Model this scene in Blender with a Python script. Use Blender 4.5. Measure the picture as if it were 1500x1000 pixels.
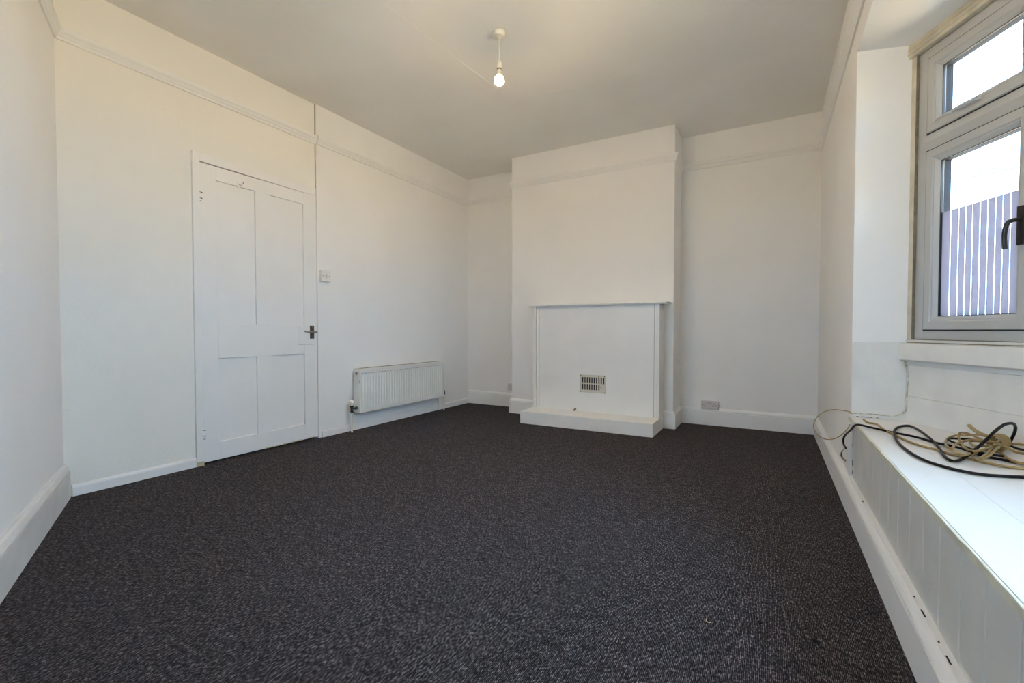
import bpy, bmesh, math, random
from mathutils import Vector, Matrix

for o in list(bpy.data.objects):
    bpy.data.objects.remove(o, do_unlink=True)
SC = bpy.context.scene
C = SC.collection
random.seed(4)

# ------------------------------------------------------------------ camera
cam_data = bpy.data.cameras.new('camera')
cam_data.sensor_width = 36.0
cam_data.lens = 674.68 / 1500.0 * 36.0
cam_data.clip_start = 0.02
cam = bpy.data.objects.new('camera', cam_data)
C.objects.link(cam)
cam.location = (0.0, 0.0, 0.88)
cam.rotation_euler = (math.pi / 2 - 0.02366, 0.0, 0.51105)
SC.camera = cam

# ------------------------------------------------------------------ sky
SKY_STRENGTH = 13.2
SKY_COLOR = (0.47, 0.70, 1.0, 1)
BULB_STRENGTH = 1080.0
BULB_COLOR = (1.0, 0.69, 0.38, 1)
world = bpy.data.worlds.new('sky')
SC.world = world
world.use_nodes = True
bg = world.node_tree.nodes['Background']
bg.inputs['Color'].default_value = SKY_COLOR
bg.inputs['Strength'].default_value = SKY_STRENGTH

# sunshine falls on the ground outside from behind the house, never straight into the room
sun_data = bpy.data.lights.new('sun', 'SUN')
sun_data.energy = 93.0
sun_data.color = (1.0, 0.86, 0.66)
sun_data.angle = math.radians(0.6)
sun = bpy.data.objects.new('sun', sun_data)
C.objects.link(sun)
sun.location = (-5, 8, 9)
sun.rotation_euler = Vector((0.50, -0.62, -0.85)).to_track_quat('-Z', 'Y').to_euler()

SC.view_settings.view_transform = 'Standard'
SC.view_settings.look = 'None'
SC.view_settings.exposure = 0.12
SC.view_settings.gamma = 1.0
SC.view_settings.use_curve_mapping = False
SC.cycles.max_bounces = 16
SC.cycles.diffuse_bounces = 10
SC.cycles.transparent_max_bounces = 16
SC.cycles.sample_clamp_indirect = 6.0

# ------------------------------------------------------------------ dimensions (metres)
XL = -3.2297      # left wall
XP = XL + 0.014   # the wall right of the door stands a little proud
XR = 0.3556       # right wall
YB = 4.6451       # back wall (alcoves)
YC = 4.2982       # chimney breast front
CX0, CX1 = -2.411, -0.754
HC = 2.7036       # ceiling
YK = 0.945        # corner of left wall and front wall
FD = Vector((0.9061, -0.4231, 0))   # front wall runs this way
FN = Vector((0.4231, 0.9061, 0))    # and faces this way
YR = 2.83         # far side of the window recess
YN = 0.50         # near side of the window recess
ANG = math.radians(25.05)
WT = Vector((math.sin(ANG), -math.cos(ANG), 0))   # along the window
WN = Vector((math.cos(ANG), math.sin(ANG), 0))    # outwards
W0 = Vector((0.564, YR, 0))
SEAT = 0.453

# ------------------------------------------------------------------ materials
def new_mat(name):
    m = bpy.data.materials.new(name)
    m.use_nodes = True
    nt = m.node_tree
    return m, nt, nt.nodes['Principled BSDF']

def plain(name, col, rough=0.5, metal=0.0, var=0.0, vscale=6.0, bump=0.0, bscale=200.0, spec=0.5, col2=None, detail=4.0):
    m, nt, b = new_mat(name)
    b.inputs['Roughness'].default_value = rough
    b.inputs['Metallic'].default_value = metal
    b.inputs['Specular IOR Level'].default_value = spec
    b.inputs['Base Color'].default_value = (*col, 1)
    tc = nt.nodes.new('ShaderNodeTexCoord')
    if var > 0:
        n = nt.nodes.new('ShaderNodeTexNoise')
        n.inputs['Scale'].default_value = vscale
        n.inputs['Detail'].default_value = detail
        nt.links.new(tc.outputs['Object'], n.inputs['Vector'])
        r = nt.nodes.new('ShaderNodeValToRGB')
        r.color_ramp.elements[0].position = 0.35
        r.color_ramp.elements[1].position = 0.65
        c2 = col2 if col2 else tuple(c * (1 - var) for c in col)
        r.color_ramp.elements[0].color = (*c2, 1)
        r.color_ramp.elements[1].color = (*col, 1)
        nt.links.new(n.outputs['Fac'], r.inputs['Fac'])
        nt.links.new(r.outputs['Color'], b.inputs['Base Color'])
    if bump > 0:
        n2 = nt.nodes.new('ShaderNodeTexNoise')
        n2.inputs['Scale'].default_value = bscale
        n2.inputs['Detail'].default_value = 3.0
        nt.links.new(tc.outputs['Object'], n2.inputs['Vector'])
        bp = nt.nodes.new('ShaderNodeBump')
        bp.inputs['Strength'].default_value = bump
        bp.inputs['Distance'].default_value = 0.004
        nt.links.new(n2.outputs['Fac'], bp.inputs['Height'])
        nt.links.new(bp.outputs['Normal'], b.inputs['Normal'])
    return m

M = {}
M['wall'] = plain('white_emulsion', (0.88, 0.865, 0.845), 0.85, var=0.03, vscale=2.0, bump=0.25, bscale=140, spec=0.25)
M['wall_old'] = plain('cream_emulsion', (0.87, 0.845, 0.79), 0.85, var=0.03, vscale=2.0, bump=0.35, bscale=110, spec=0.25)
M['ceiling'] = plain('ceiling_emulsion', (0.88, 0.86, 0.82), 0.9, var=0.05, vscale=1.6, bump=0.15, bscale=30, spec=0.2)
M['gloss'] = plain('white_gloss_paint', (0.86, 0.85, 0.835), 0.42, var=0.03, vscale=5, bump=0.06, bscale=40)
M['door'] = plain('door_paint', (0.86, 0.85, 0.835), 0.42, var=0.03, vscale=4, bump=0.08, bscale=60)
M['worn'] = plain('worn_white_paint', (0.76, 0.745, 0.715), 0.45, var=0.08, vscale=9, bump=0.2, bscale=60)
M['hearth'] = plain('hearth_paint', (0.87, 0.86, 0.84), 0.5, var=0.05, vscale=7, bump=0.3, bscale=35)
M['seat'] = plain('seat_paint', (0.73, 0.715, 0.70), 0.4, var=0.04, vscale=3, bump=0.1, bscale=40)
M['bead'] = plain('beadboard_paint', (0.66, 0.64, 0.60), 0.45, var=0.06, vscale=8, bump=0.15, bscale=60)
M['lip'] = plain('yellowed_lip_paint', (0.70, 0.66, 0.53), 0.5, var=0.18, vscale=14, bump=0.3, bscale=70)
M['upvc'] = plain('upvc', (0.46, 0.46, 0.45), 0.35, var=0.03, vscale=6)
M['gasket'] = plain('rubber_gasket', (0.02, 0.02, 0.025), 0.6)
M['rebate'] = plain('rebate_shade_colour', (0.022, 0.024, 0.03), 0.7, spec=0.1)  # near-black colour stands in for shade on the frame behind the glass
M['old_trim'] = plain('grubby_timber_trim', (0.66, 0.60, 0.47), 0.6, var=0.25, vscale=10, bump=0.3, bscale=60)
M['raw'] = plain('bare_timber', (0.60, 0.50, 0.30), 0.7, var=0.2, vscale=30)
M['dark'] = plain('dark_gap', (0.012, 0.011, 0.01), 0.9)
M['crack'] = plain('crack_shadow', (0.26, 0.22, 0.15), 0.95, var=0.3, vscale=30)
M['radiator'] = plain('radiator_enamel', (0.78, 0.77, 0.73), 0.3, var=0.02, vscale=4)
M['rad_old'] = plain('yellowed_enamel', (0.70, 0.65, 0.50), 0.4, var=0.15, vscale=12)
M['chrome'] = plain('dull_chrome', (0.30, 0.29, 0.27), 0.3, metal=1.0)
M['brass'] = plain('aged_brass', (0.30, 0.27, 0.18), 0.35, metal=1.0)
M['steel'] = plain('aged_handle_metal', (0.15, 0.14, 0.115), 0.4, metal=1.0, var=0.3, vscale=60)
M['plastic'] = plain('white_plastic', (0.80, 0.79, 0.77), 0.3)
M['socket'] = plain('old_socket_plastic', (0.66, 0.62, 0.60), 0.35)
M['pvc'] = plain('cream_plastic', (0.78, 0.74, 0.64), 0.4)
M['black'] = plain('black_plastic', (0.012, 0.011, 0.012), 0.35)
M['blackcable'] = plain('black_cable_sheath', (0.006, 0.005, 0.007), 0.45, spec=0.2)
M['beige'] = plain('beige_cable_sheath', (0.36, 0.245, 0.095), 0.45, var=0.3, vscale=30)
M['brownwire'] = plain('brown_wire', (0.36, 0.25, 0.10), 0.45)
M['whitewire'] = plain('painted_wire', (0.74, 0.72, 0.64), 0.5, var=0.3, vscale=40, col2=(0.35, 0.27, 0.18))
M['grille'] = plain('cream_grille_paint', (0.66, 0.64, 0.55), 0.5, var=0.1, vscale=25)
M['rust'] = plain('rusty_metal', (0.22, 0.15, 0.09), 0.7, var=0.4, vscale=80)
M['paving'] = plain('brick_paving', (0.46, 0.36, 0.24), 0.9, var=0.3, vscale=1.5)
M['lint_dark'] = plain('dark_lint', (0.01, 0.009, 0.01), 0.95)
M['lint_tan'] = plain('tan_lint', (0.45, 0.38, 0.24), 0.9)
M['shade_grey'] = plain('dimple_shade_grey', (0.17, 0.18, 0.20), 0.6)  # grey colour stands in for shade inside the radiator's pressed dimples
M['plug_green'] = plain('green_valve_cap', (0.05, 0.16, 0.10), 0.4)

# dark cord carpet: ribs run away from the camera, flecked with grey
def carpet():
    m, nt, b = new_mat('charcoal_cord_carpet')
    L = nt.links.new
    b.inputs['Roughness'].default_value = 0.95
    b.inputs['Specular IOR Level'].default_value = 0.15
    tc = nt.nodes.new('ShaderNodeTexCoord')
    sep = nt.nodes.new('ShaderNodeSeparateXYZ')
    L(tc.outputs['Object'], sep.inputs[0])
    # rib wave across x
    mul = nt.nodes.new('ShaderNodeMath'); mul.operation = 'MULTIPLY'
    mul.inputs[1].default_value = 2 * math.pi / 0.0044
    L(sep.outputs['X'], mul.inputs[0])
    sn = nt.nodes.new('ShaderNodeMath'); sn.operation = 'SINE'
    L(mul.outputs[0], sn.inputs[0])
    rib = nt.nodes.new('ShaderNodeMapRange')
    rib.inputs['From Min'].default_value = -1; rib.inputs['From Max'].default_value = 1
    L(sn.outputs[0], rib.inputs['Value'])
    # flecks stretched along the rib
    mp = nt.nodes.new('ShaderNodeMapping')
    mp.inputs['Scale'].default_value = (230, 80, 1)
    L(tc.outputs['Object'], mp.inputs['Vector'])
    n = nt.nodes.new('ShaderNodeTexNoise')
    n.inputs['Scale'].default_value = 1.0
    n.inputs['Detail'].default_value = 2.5
    n.inputs['Roughness'].default_value = 0.7
    L(mp.outputs[0], n.inputs['Vector'])
    r = nt.nodes.new('ShaderNodeValToRGB')
    e = r.color_ramp.elements
    e[0].position = 0.40; e[0].color = (0.0150, 0.0122, 0.0142, 1)
    e[1].position = 0.66; e[1].color = (0.190, 0.165, 0.172, 1)
    k = e.new(0.53); k.color = (0.049, 0.041, 0.0445, 1)
    L(n.outputs['Fac'], r.inputs['Fac'])
    big = nt.nodes.new('ShaderNodeTexNoise')
    big.inputs['Scale'].default_value = 26.0
    big.inputs['Detail'].default_value = 3
    L(tc.outputs['Object'], big.inputs['Vector'])
    br = nt.nodes.new('ShaderNodeMapRange')
    br.inputs['From Min'].default_value = 0.3; br.inputs['From Max'].default_value = 0.7
    br.inputs['To Min'].default_value = 0.75; br.inputs['To Max'].default_value = 1.25
    L(big.outputs['Fac'], br.inputs['Value'])
    ribm = nt.nodes.new('ShaderNodeMapRange')
    ribm.inputs['To Min'].default_value = 0.22; ribm.inputs['To Max'].default_value = 1.65
    L(rib.outputs[0], ribm.inputs['Value'])
    mm = nt.nodes.new('ShaderNodeMath'); mm.operation = 'MULTIPLY'
    L(ribm.outputs[0], mm.inputs[0]); L(br.outputs[0], mm.inputs[1])
    vm = nt.nodes.new('ShaderNodeVectorMath'); vm.operation = 'SCALE'
    L(r.outputs['Color'], vm.inputs[0]); L(mm.outputs[0], vm.inputs['Scale'])
    L(vm.outputs[0], b.inputs['Base Color'])
    add = nt.nodes.new('ShaderNodeMath'); add.operation = 'ADD'
    L(rib.outputs[0], add.inputs[0]); L(n.outputs['Fac'], add.inputs[1])
    bp = nt.nodes.new('ShaderNodeBump')
    bp.inputs['Strength'].default_value = 0.7
    bp.inputs['Distance'].default_value = 0.0015
    L(add.outputs[0], bp.inputs['Height'])
    L(bp.outputs['Normal'], b.inputs['Normal'])
    return m
M['carpet'] = carpet()

def glass_mat():
    m = bpy.data.materials.new('window_glass'); m.use_nodes = True
    nt = m.node_tree; nt.nodes.clear()
    out = nt.nodes.new('ShaderNodeOutputMaterial')
    mix = nt.nodes.new('ShaderNodeMixShader')
    tr = nt.nodes.new('ShaderNodeBsdfTransparent'); tr.inputs['Color'].default_value = (0.95, 0.98, 0.97, 1)
    gl = nt.nodes.new('ShaderNodeBsdfGlossy'); gl.inputs['Roughness'].default_value = 0.02
    fr = nt.nodes.new('ShaderNodeFresnel'); fr.inputs['IOR'].default_value = 1.15
    nt.links.new(fr.outputs[0], mix.inputs['Fac'])
    nt.links.new(tr.outputs[0], mix.inputs[1]); nt.links.new(gl.outputs[0], mix.inputs[2])
    nt.links.new(mix.outputs[0], out.inputs['Surface'])
    return m
M['glass'] = glass_mat()

def film_mat():
    m = bpy.data.materials.new('frosted_film'); m.use_nodes = True
    nt = m.node_tree; nt.nodes.clear()
    out = nt.nodes.new('ShaderNodeOutputMaterial')
    mix = nt.nodes.new('ShaderNodeMixShader'); mix.inputs['Fac'].default_value = 0.45
    tr = nt.nodes.new('ShaderNodeBsdfTranslucent'); tr.inputs['Color'].default_value = (0.36, 0.355, 0.415, 1)
    df = nt.nodes.new('ShaderNodeBsdfDiffuse'); df.inputs['Color'].default_value = (0.62, 0.63, 0.72, 1)
    nt.links.new(tr.outputs[0], mix.inputs[1]); nt.links.new(df.outputs[0], mix.inputs[2])
    nt.links.new(mix.outputs[0], out.inputs['Surface'])
    return m
M['film'] = film_mat()

def bulb_mat(name, strength):
    m = bpy.data.materials.new(name); m.use_nodes = True
    nt = m.node_tree; nt.nodes.clear()
    out = nt.nodes.new('ShaderNodeOutputMaterial')
    em = nt.nodes.new('ShaderNodeEmission')
    em.inputs['Color'].default_value = BULB_COLOR
    em.inputs['Strength'].default_value = strength
    nt.links.new(em.outputs[0], out.inputs['Surface'])
    return m
M['bulb'] = bulb_mat('lit_bulb', BULB_STRENGTH)
M['bulb_glow'] = bulb_mat('opal_bulb_glow', min(8.0, BULB_STRENGTH))

# ------------------------------------------------------------------ mesh helpers
OFF = {}
def tag(o, label, cat, group=None, kind=None):
    o['label'] = label
    o['category'] = cat
    if group: o['group'] = group
    if kind: o['kind'] = kind
    return o

def thing(name, loc, label, cat, group=None, kind=None):
    o = bpy.data.objects.new(name, None)
    o.empty_display_size = 0.05
    C.objects.link(o)
    o.location = loc
    OFF[o.name] = Vector(loc)
    return tag(o, label, cat, group, kind)

class MB:
    """collects shapes in world metres; build() links them as one mesh object"""
    def __init__(self):
        self.bm = bmesh.new()
    def box(self, x0, x1, y0, y1, z0, z1):
        self.hexa([(x0, y0, z0), (x1, y0, z0), (x1, y1, z0), (x0, y1, z0),
                   (x0, y0, z1), (x1, y0, z1), (x1, y1, z1), (x0, y1, z1)])
        return self
    def hexa(self, p):
        v = [self.bm.verts.new(q) for q in p]
        for f in ((0, 3, 2, 1), (4, 5, 6, 7), (0, 1, 5, 4), (1, 2, 6, 5), (2, 3, 7, 6), (3, 0, 4, 7)):
            self.bm.faces.new([v[i] for i in f])
        return self
    def wbox(self, s0, s1, a0, a1, z0, z1):
        """box in window space: s along the window, a outwards, z up"""
        def q(s, a, z):
            p = W0 + WT * s + WN * a
            return (p.x, p.y, z)
        self.hexa([q(s0, a0, z0), q(s1, a0, z0), q(s1, a1, z0), q(s0, a1, z0),
                   q(s0, a0, z1), q(s1, a0, z1), q(s1, a1, z1), q(s0, a1, z1)])
        return self
    def prism(self, poly, z0, z1):
        """poly of (x,y); z0/z1 numbers or lists per corner"""
        n = len(poly)
        za = z0 if isinstance(z0, (list, tuple)) else [z0] * n
        zb = z1 if isinstance(z1, (list, tuple)) else [z1] * n
        a = [self.bm.verts.new((p[0], p[1], za[i])) for i, p in enumerate(poly)]
        b = [self.bm.verts.new((p[0], p[1], zb[i])) for i, p in enumerate(poly)]
        self.bm.faces.new(a[::-1]); self.bm.faces.new(b)
        for i in range(n):
            j = (i + 1) % n
            self.bm.faces.new([a[i], a[j], b[j], b[i]])
        return self
    def moulding(self, p0, p1, nrm, prof, m0=0.0, m1=0.0):
        """sweep prof [(out, z)] from p0 to p1; ends shift inwards by m*out (mitres)"""
        p0 = Vector((p0[0], p0[1], 0)); p1 = Vector((p1[0], p1[1], 0))
        d = (p1 - p0).normalized(); nrm = Vector((nrm[0], nrm[1], 0)).normalized()
        a = []; b = []
        for o, z in prof:
            q = p0 + nrm * o + d * (m0 * o); a.append(self.bm.verts.new((q.x, q.y, z)))
            q = p1 + nrm * o - d * (m1 * o); b.append(self.bm.verts.new((q.x, q.y, z)))
        n = len(prof)
        self.bm.faces.new(a); self.bm.faces.new(b[::-1])
        for i in range(n):
            j = (i + 1) % n
            self.bm.faces.new([a[j], a[i], b[i], b[j]])
        return self
    def lathe(self, c, axis, prof, n=20):
        """prof [(radius, along axis)] revolved about axis through c"""
        axis = Vector(axis).normalized(); c = Vector(c)
        u = axis.orthogonal().normalized(); w = axis.cross(u)
        rings = []
        for r, h in prof:
            if r < 1e-6:
                rings.append([self.bm.verts.new(c + axis * h)])
            else:
                rings.append([self.bm.verts.new(c + axis * h + (u * math.cos(t) + w * math.sin(t)) * r)
                              for t in [2 * math.pi * i / n for i in range(n)]])
        for A, B in zip(rings[:-1], rings[1:]):
            for i in range(n):
                j = (i + 1) % n
                if len(A) == 1 and len(B) == 1: continue
                if len(A) == 1: self.bm.faces.new([A[0], B[j], B[i]])
                elif len(B) == 1: self.bm.faces.new([A[i], A[j], B[0]])
                else: self.bm.faces.new([A[i], A[j], B[j], B[i]])
        if len(rings[0]) > 1: self.bm.faces.new(rings[0][::-1])
        if len(rings[-1]) > 1: self.bm.faces.new(rings[-1])
        return self
    def cyl(self, p0, p1, r, n=14, r2=None):
        p0 = Vector(p0); p1 = Vector(p1)
        return self.lathe(p0, p1 - p0, [(r, 0), (r if r2 is None else r2, (p1 - p0).length)], n)
    def tube(self, pts, r, n=8, step=0.012, smooth=True):
        P = [Vector(p) for p in pts]
        Q = []
        if smooth and len(P) > 2:
            for i in range(len(P) - 1):
                a = P[max(i - 1, 0)]; b = P[i]; c = P[i + 1]; d = P[min(i + 2, len(P) - 1)]
                k = max(2, int((c - b).length / step))
                for j in range(k):
                    t = j / k
                    Q.append(0.5 * (2 * b + (c - a) * t + (2 * a - 5 * b + 4 * c - d) * t * t + (3 * b - a - 3 * c + d) * t ** 3))
            Q.append(P[-1])
        else:
            Q = P
        T = []
        for i in range(len(Q)):
            T.append((Q[min(i + 1, len(Q) - 1)] - Q[max(i - 1, 0)]).normalized())
        u = T[0].orthogonal().normalized()
        prev = None
        for i, q in enumerate(Q):
            u = (u - T[i] * u.dot(T[i])).normalized()
            w = T[i].cross(u)
            ring = [self.bm.verts.new(q + (u * math.cos(2 * math.pi * k / n) + w * math.sin(2 * math.pi * k / n)) * r) for k in range(n)]
            if prev:
                for k in range(n):
                    j = (k + 1) % n
                    self.bm.faces.new([prev[k], prev[j], ring[j], ring[k]])
            else:
                self.bm.faces.new(ring[::-1])
            prev = ring
        self.bm.faces.new(prev)
        return self
    def build(self, name, mat, parent=None, smooth=False, bevel=0.0, segs=2):
        bm = self.bm
        bmesh.ops.recalc_face_normals(bm, faces=bm.faces)
        if bevel > 0:
            es = [e for e in bm.edges if e.is_manifold and e.calc_face_angle(0) > 0.5]
            bmesh.ops.bevel(bm, geom=es, offset=bevel, segments=segs, affect='EDGES', profile=0.5, clamp_overlap=True)
        if parent is not None:
            off = OFF[parent.name]
        else:
            lo = Vector([min(v.co[i] for v in bm.verts) for i in range(3)])
            hi = Vector([max(v.co[i] for v in bm.verts) for i in range(3)])
            off = Vector(((lo.x + hi.x) / 2, (lo.y + hi.y) / 2, lo.z))
            off = Vector((round(off.x, 3), round(off.y, 3), round(off.z, 3)))
        for v in bm.verts: v.co -= off
        me = bpy.data.meshes.new(name)
        bm.to_mesh(me); bm.free()
        me.materials.append(M[mat] if isinstance(mat, str) else mat)
        if smooth:
            for p in me.polygons: p.use_smooth = True
            me.set_sharp_from_angle(angle=math.radians(40))
        o = bpy.data.objects.new(name, me)
        C.objects.link(o)
        if parent is not None:
            o.parent = parent
        else:
            o.location = off
        OFF[o.name] = off
        return o

def structure(o, label, cat):
    return tag(o, label, cat, kind='structure')

# =================================================================== the room shell
FE = Vector((XL, YK, 0))                       # left end of the front wall
def fw(s, a=0.0):
    p = FE + FD * s + FN * a
    return (p.x, p.y)
FS_END = (XR - XL) / FD.x                      # where the front wall meets the right wall

structure(MB().box(-3.6, 0.45, -1.2, 4.95, -0.12, 0.0).build('floor', 'carpet'),
          'dark charcoal ribbed cord carpet covering the floor', 'floor')
ceil = structure(MB().box(-3.6, 0.62, -1.2, 4.95, HC, HC + 0.12).build('ceiling', 'ceiling'),
                 'off-white papered ceiling with faint paper seams', 'ceiling')
# lining-paper seams: edges that stand a hair proud of the ceiling
MB().hexa([(-1.99, 1.0, HC - .0006), (-1.972, 1.0, HC - .0006), (-1.757, 3.82, HC - .0006), (-1.775, 3.82, HC - .0006),
           (-1.99, 1.0, HC + .01), (-1.972, 1.0, HC + .01), (-1.757, 3.82, HC + .01), (-1.775, 3.82, HC + .01)]).build('paper_seam', 'ceiling', ceil)
MB().hexa([(-1.85, 3.235, HC - .0006), (-0.52, 3.365, HC - .0006), (-0.52, 3.38, HC - .0006), (-1.85, 3.25, HC - .0006),
           (-1.85, 3.235, HC + .01), (-0.52, 3.365, HC + .01), (-0.52, 3.38, HC + .01), (-1.85, 3.25, HC + .01)]).build('paper_seam', 'ceiling', ceil)

DY0, DY1, DZ1 = 1.626, 2.498, 1.972            # door opening
b = MB()
b.box(XL - .25, XL, 0.5, DY0 - .03, -0.1, HC + .05)
b.box(XL - .25, XL, DY0 - .03, DY1 + .004, DZ1 + .012, HC + .05)
b.box(XL - .25, XL - .16, DY0 - .03, DY1 + .004, -0.1, DZ1 + .012)
wl = structure(b.build('wall_left', 'wall_old'), 'cream-white plaster wall around and left of the panelled door', 'wall')
MB().box(XL - .25, XP, DY1 + .004, 4.9, -0.1, HC + .05).build('wall_section', 'wall', wl)
# open joint where the newer section butts against the old wall
MB().box(XL - .01, XL + .0018, DY1 - .0005, DY1 + .0045, 2.035, 2.384).build('joint_crack', 'crack', wl)
MB().box(XL - .01, XL + .0018, DY1 - .0005, DY1 + .0045, 2.458, HC).build('joint_crack', 'crack', wl)
MB().tube([(XL, YK - .01, .458), (XL + .001, YK + .02, .461), (XL + .001, YK + .045, .459), (XL, YK + .06, .455)], .0028, 6).build('plaster_ridge', 'wall_old', wl, smooth=True)

structure(MB().box(XL - .25, .8, YB, YB + .2, -0.1, HC + .05).build('wall_back', 'wall'),
          'white plaster back wall of the two alcoves', 'wall')
structure(MB().box(CX0, CX1, YC, YB + .1, -0.05, HC + .05).build('wall_chimney', 'wall', bevel=.004),
          'white chimney breast standing out from the back wall', 'wall')
# a second window, behind the camera, pierces the front wall
V0, V1, VB, VT = 1.50, 2.40, 0.85, 2.05
b = MB()
def fbox(b, sa, sb, a0, a1, z0, z1):
    b.prism([fw(sa, a1), fw(sa, a0), fw(sb, a0), fw(sb, a1)], z0, z1)
    return b
fbox(b, -.3, V0, -.2, 0, -0.1, HC + .05)
fbox(b, V1, FS_END + .3, -.2, 0, -0.1, HC + .05)
fbox(b, V0, V1, -.2, 0, -0.1, VB)
fbox(b, V0, V1, -.2, 0, VT, HC + .05)
structure(b.build('wall_front', 'wall'), 'white plaster wall at the left edge, angled beside the door wall', 'wall')

# right wall with the deep, splayed window recess
S_END = (YR - YN) / -WT.y
def wp(s, a=0.0):
    p = W0 + WT * s + WN * a
    return (p.x, p.y)
b = MB()
b.box(XR, .60, YR, 4.9, -0.1, HC + .05)
b.box(XR, 1.86, -1.1, YN, -0.1, HC + .05)
wr = structure(b.build('wall_right', 'wall', bevel=.003), 'white plaster wall on the right beside the window recess', 'wall')
pe = wp(S_END, .12)
MB().prism([(XR, YN), (pe[0], YN), wp(0, .12), (.60, YR), (XR, YR)],
           [2.248, 2.20, 2.20, 2.21, 2.248], HC + .05).build('soffit', 'wall', wr)
# wall under the window, dry-lined with horizontal painted boards
b = MB()
b.prism([wp(-.02, .014), wp(-.02, .13), wp(S_END + .03, .13), wp(S_END + .03, .014)], -0.1, .80)
ww = structure(b.build('wall_window', 'wall'), 'low wall below the window behind the seat', 'wall')
for z0, z1, a in ((.40, .5712, 0.0), (.5720, .7172, 0.0008), (.7180, .80, 0.0)):
    MB().wbox(-.01, S_END + .02, a, .016, z0, z1).build('board', 'worn', ww, bevel=.0007, segs=1)
# lower part of the far reveal is boarded as well
MB().box(XR + .002, .575, YR - .004, YR + .01, SEAT - .01, .826).build('reveal_board', 'worn', wr, bevel=.001, segs=1)
MB().box(XR + .0862, XR + .0868, YR - .0043, YR, SEAT + .01, .826).build('reveal_joint', 'lip', wr)
for xa, xb in ((.022, .034), (.040, .086), (.100, .112)):
    MB().box(XR + xa, XR + xb, YR - .0062, YR - .003, SEAT, SEAT + .0022).build('reveal_gap', 'dark', wr)

w2 = thing('window_2', (*fw((V0 + V1) / 2, -.1), VB), 'white plastic-framed two-light window behind the camera', 'window', kind='structure')
for sa, sb, z0, z1, nm in ((V0, V0 + .07, VB, VT, 'frame_jamb'), (V1 - .07, V1, VB, VT, 'frame_jamb'), (V0, V1, VB, VB + .07, 'frame_sill'),
                           (V0, V1, VT - .07, VT, 'frame_head'), ((V0 + V1) / 2 - .045, (V0 + V1) / 2 + .045, VB, VT, 'mullion')):
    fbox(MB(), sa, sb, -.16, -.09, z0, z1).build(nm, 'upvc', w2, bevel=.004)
for sa, sb in ((V0 + .07, (V0 + V1) / 2 - .045), ((V0 + V1) / 2 + .045, V1 - .07)):
    fbox(MB(), sa, sb, -.13, -.126, VB + .07, VT - .07).build('pane', 'glass', w2)
fbox(MB(), V0 - .03, V1 + .03, -.09, .03, VB - .03, VB).build('window_board', 'gloss', w2, bevel=.004)

# ground outside
structure(MB().box(1.95, 60, -60, 40, -.5, -.4).box(-60, 1.95, -60, -2.6, -.5, -.4).build('ground', 'paving'), 'buff brick paving outside the window', 'ground')

# =================================================================== skirting boards
def skirt(h, t, g):
    """tall moulded skirting: height, thickness, height of the moulding groove"""
    return [(-.004, 0), (t, 0), (t, g), (t - .011, g + .0008), (t - .011, g + .0055), (t - .001, g + .0095),
            (t - .003, g + .015), (t * .62, h - .009), (t * .30, h - .003), (t * .25, h), (-.004, h)]
SK = skirt(.158, .024, .122)
SKR = skirt(.152, .026, .118)
SKF = skirt(.178, .026, .138)
low = [(-.004, 0), (.013, 0), (.013, .045), (.010, .054), (.004, .060), (-.004, .062)]
b = MB()
b.moulding((XL, YK + .028), (XL, DY0 - .047), (1, 0), low)
structure(b.build('baseboard_left', 'gloss'), 'low white skirting strip on the wall left of the door', 'baseboard')
b = MB()
b.moulding((XP, DY1 + .03), (XP, YB), (1, 0), low, 0, 1)
structure(b.build('baseboard_radiator', 'gloss'), 'low white skirting strip running under the radiator', 'baseboard')
b = MB()
b.moulding((XP, YB), (CX0, YB), (0, -1), SK, .5, 1)
structure(b.build('baseboard_alcove', 'gloss'), 'white moulded skirting in the narrow left alcove', 'baseboard')
b = MB()
b.moulding((CX0, YB), (CX0, YC), (-1, 0), SK, 1, -1)
b.moulding((CX0, YC), (-2.066, YC), (0, -1), SK, -1, 0)
b.moulding((-.837, YC), (CX1, YC), (0, -1), SK, 0, -1)
b.moulding((CX1, YC), (CX1, YB), (1, 0), SK, -1, 1)
structure(b.build('baseboard_chimney', 'gloss'), 'white moulded skirting wrapping both corners of the chimney breast', 'baseboard')
b = MB()
b.moulding((CX1, YB), (XR, YB), (0, -1), SK, 1, 1)
structure(b.build('baseboard_back', 'gloss'), 'white moulded skirting below the double socket', 'baseboard')
b = MB()
b.moulding((XR + .012, YB), (XR + .012, -.6), (-1, 0), [(o + (.012 if o > 0 else 0), z) for o, z in SKR], .6, 0)
bbr = structure(b.build('baseboard_right', 'gloss'), 'long white skirting with a chipped ledge under the beadboard', 'baseboard')
for y, l in ((1.52, .035), (1.33, .03), (2.42, .02), (1.62, .006), (1.41, .006)):
    MB().box(XR - .0055, XR - .002, y, y + l, .1485, .1532).build('paint_chip', 'dark', bbr)
b = MB()
b.moulding(fw(0), fw(FS_END), FN, SKF, .637, 1.0)
bbf = structure(b.build('baseboard_front', 'worn'), 'tall white skirting on the angled wall at the left edge', 'baseboard')

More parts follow.
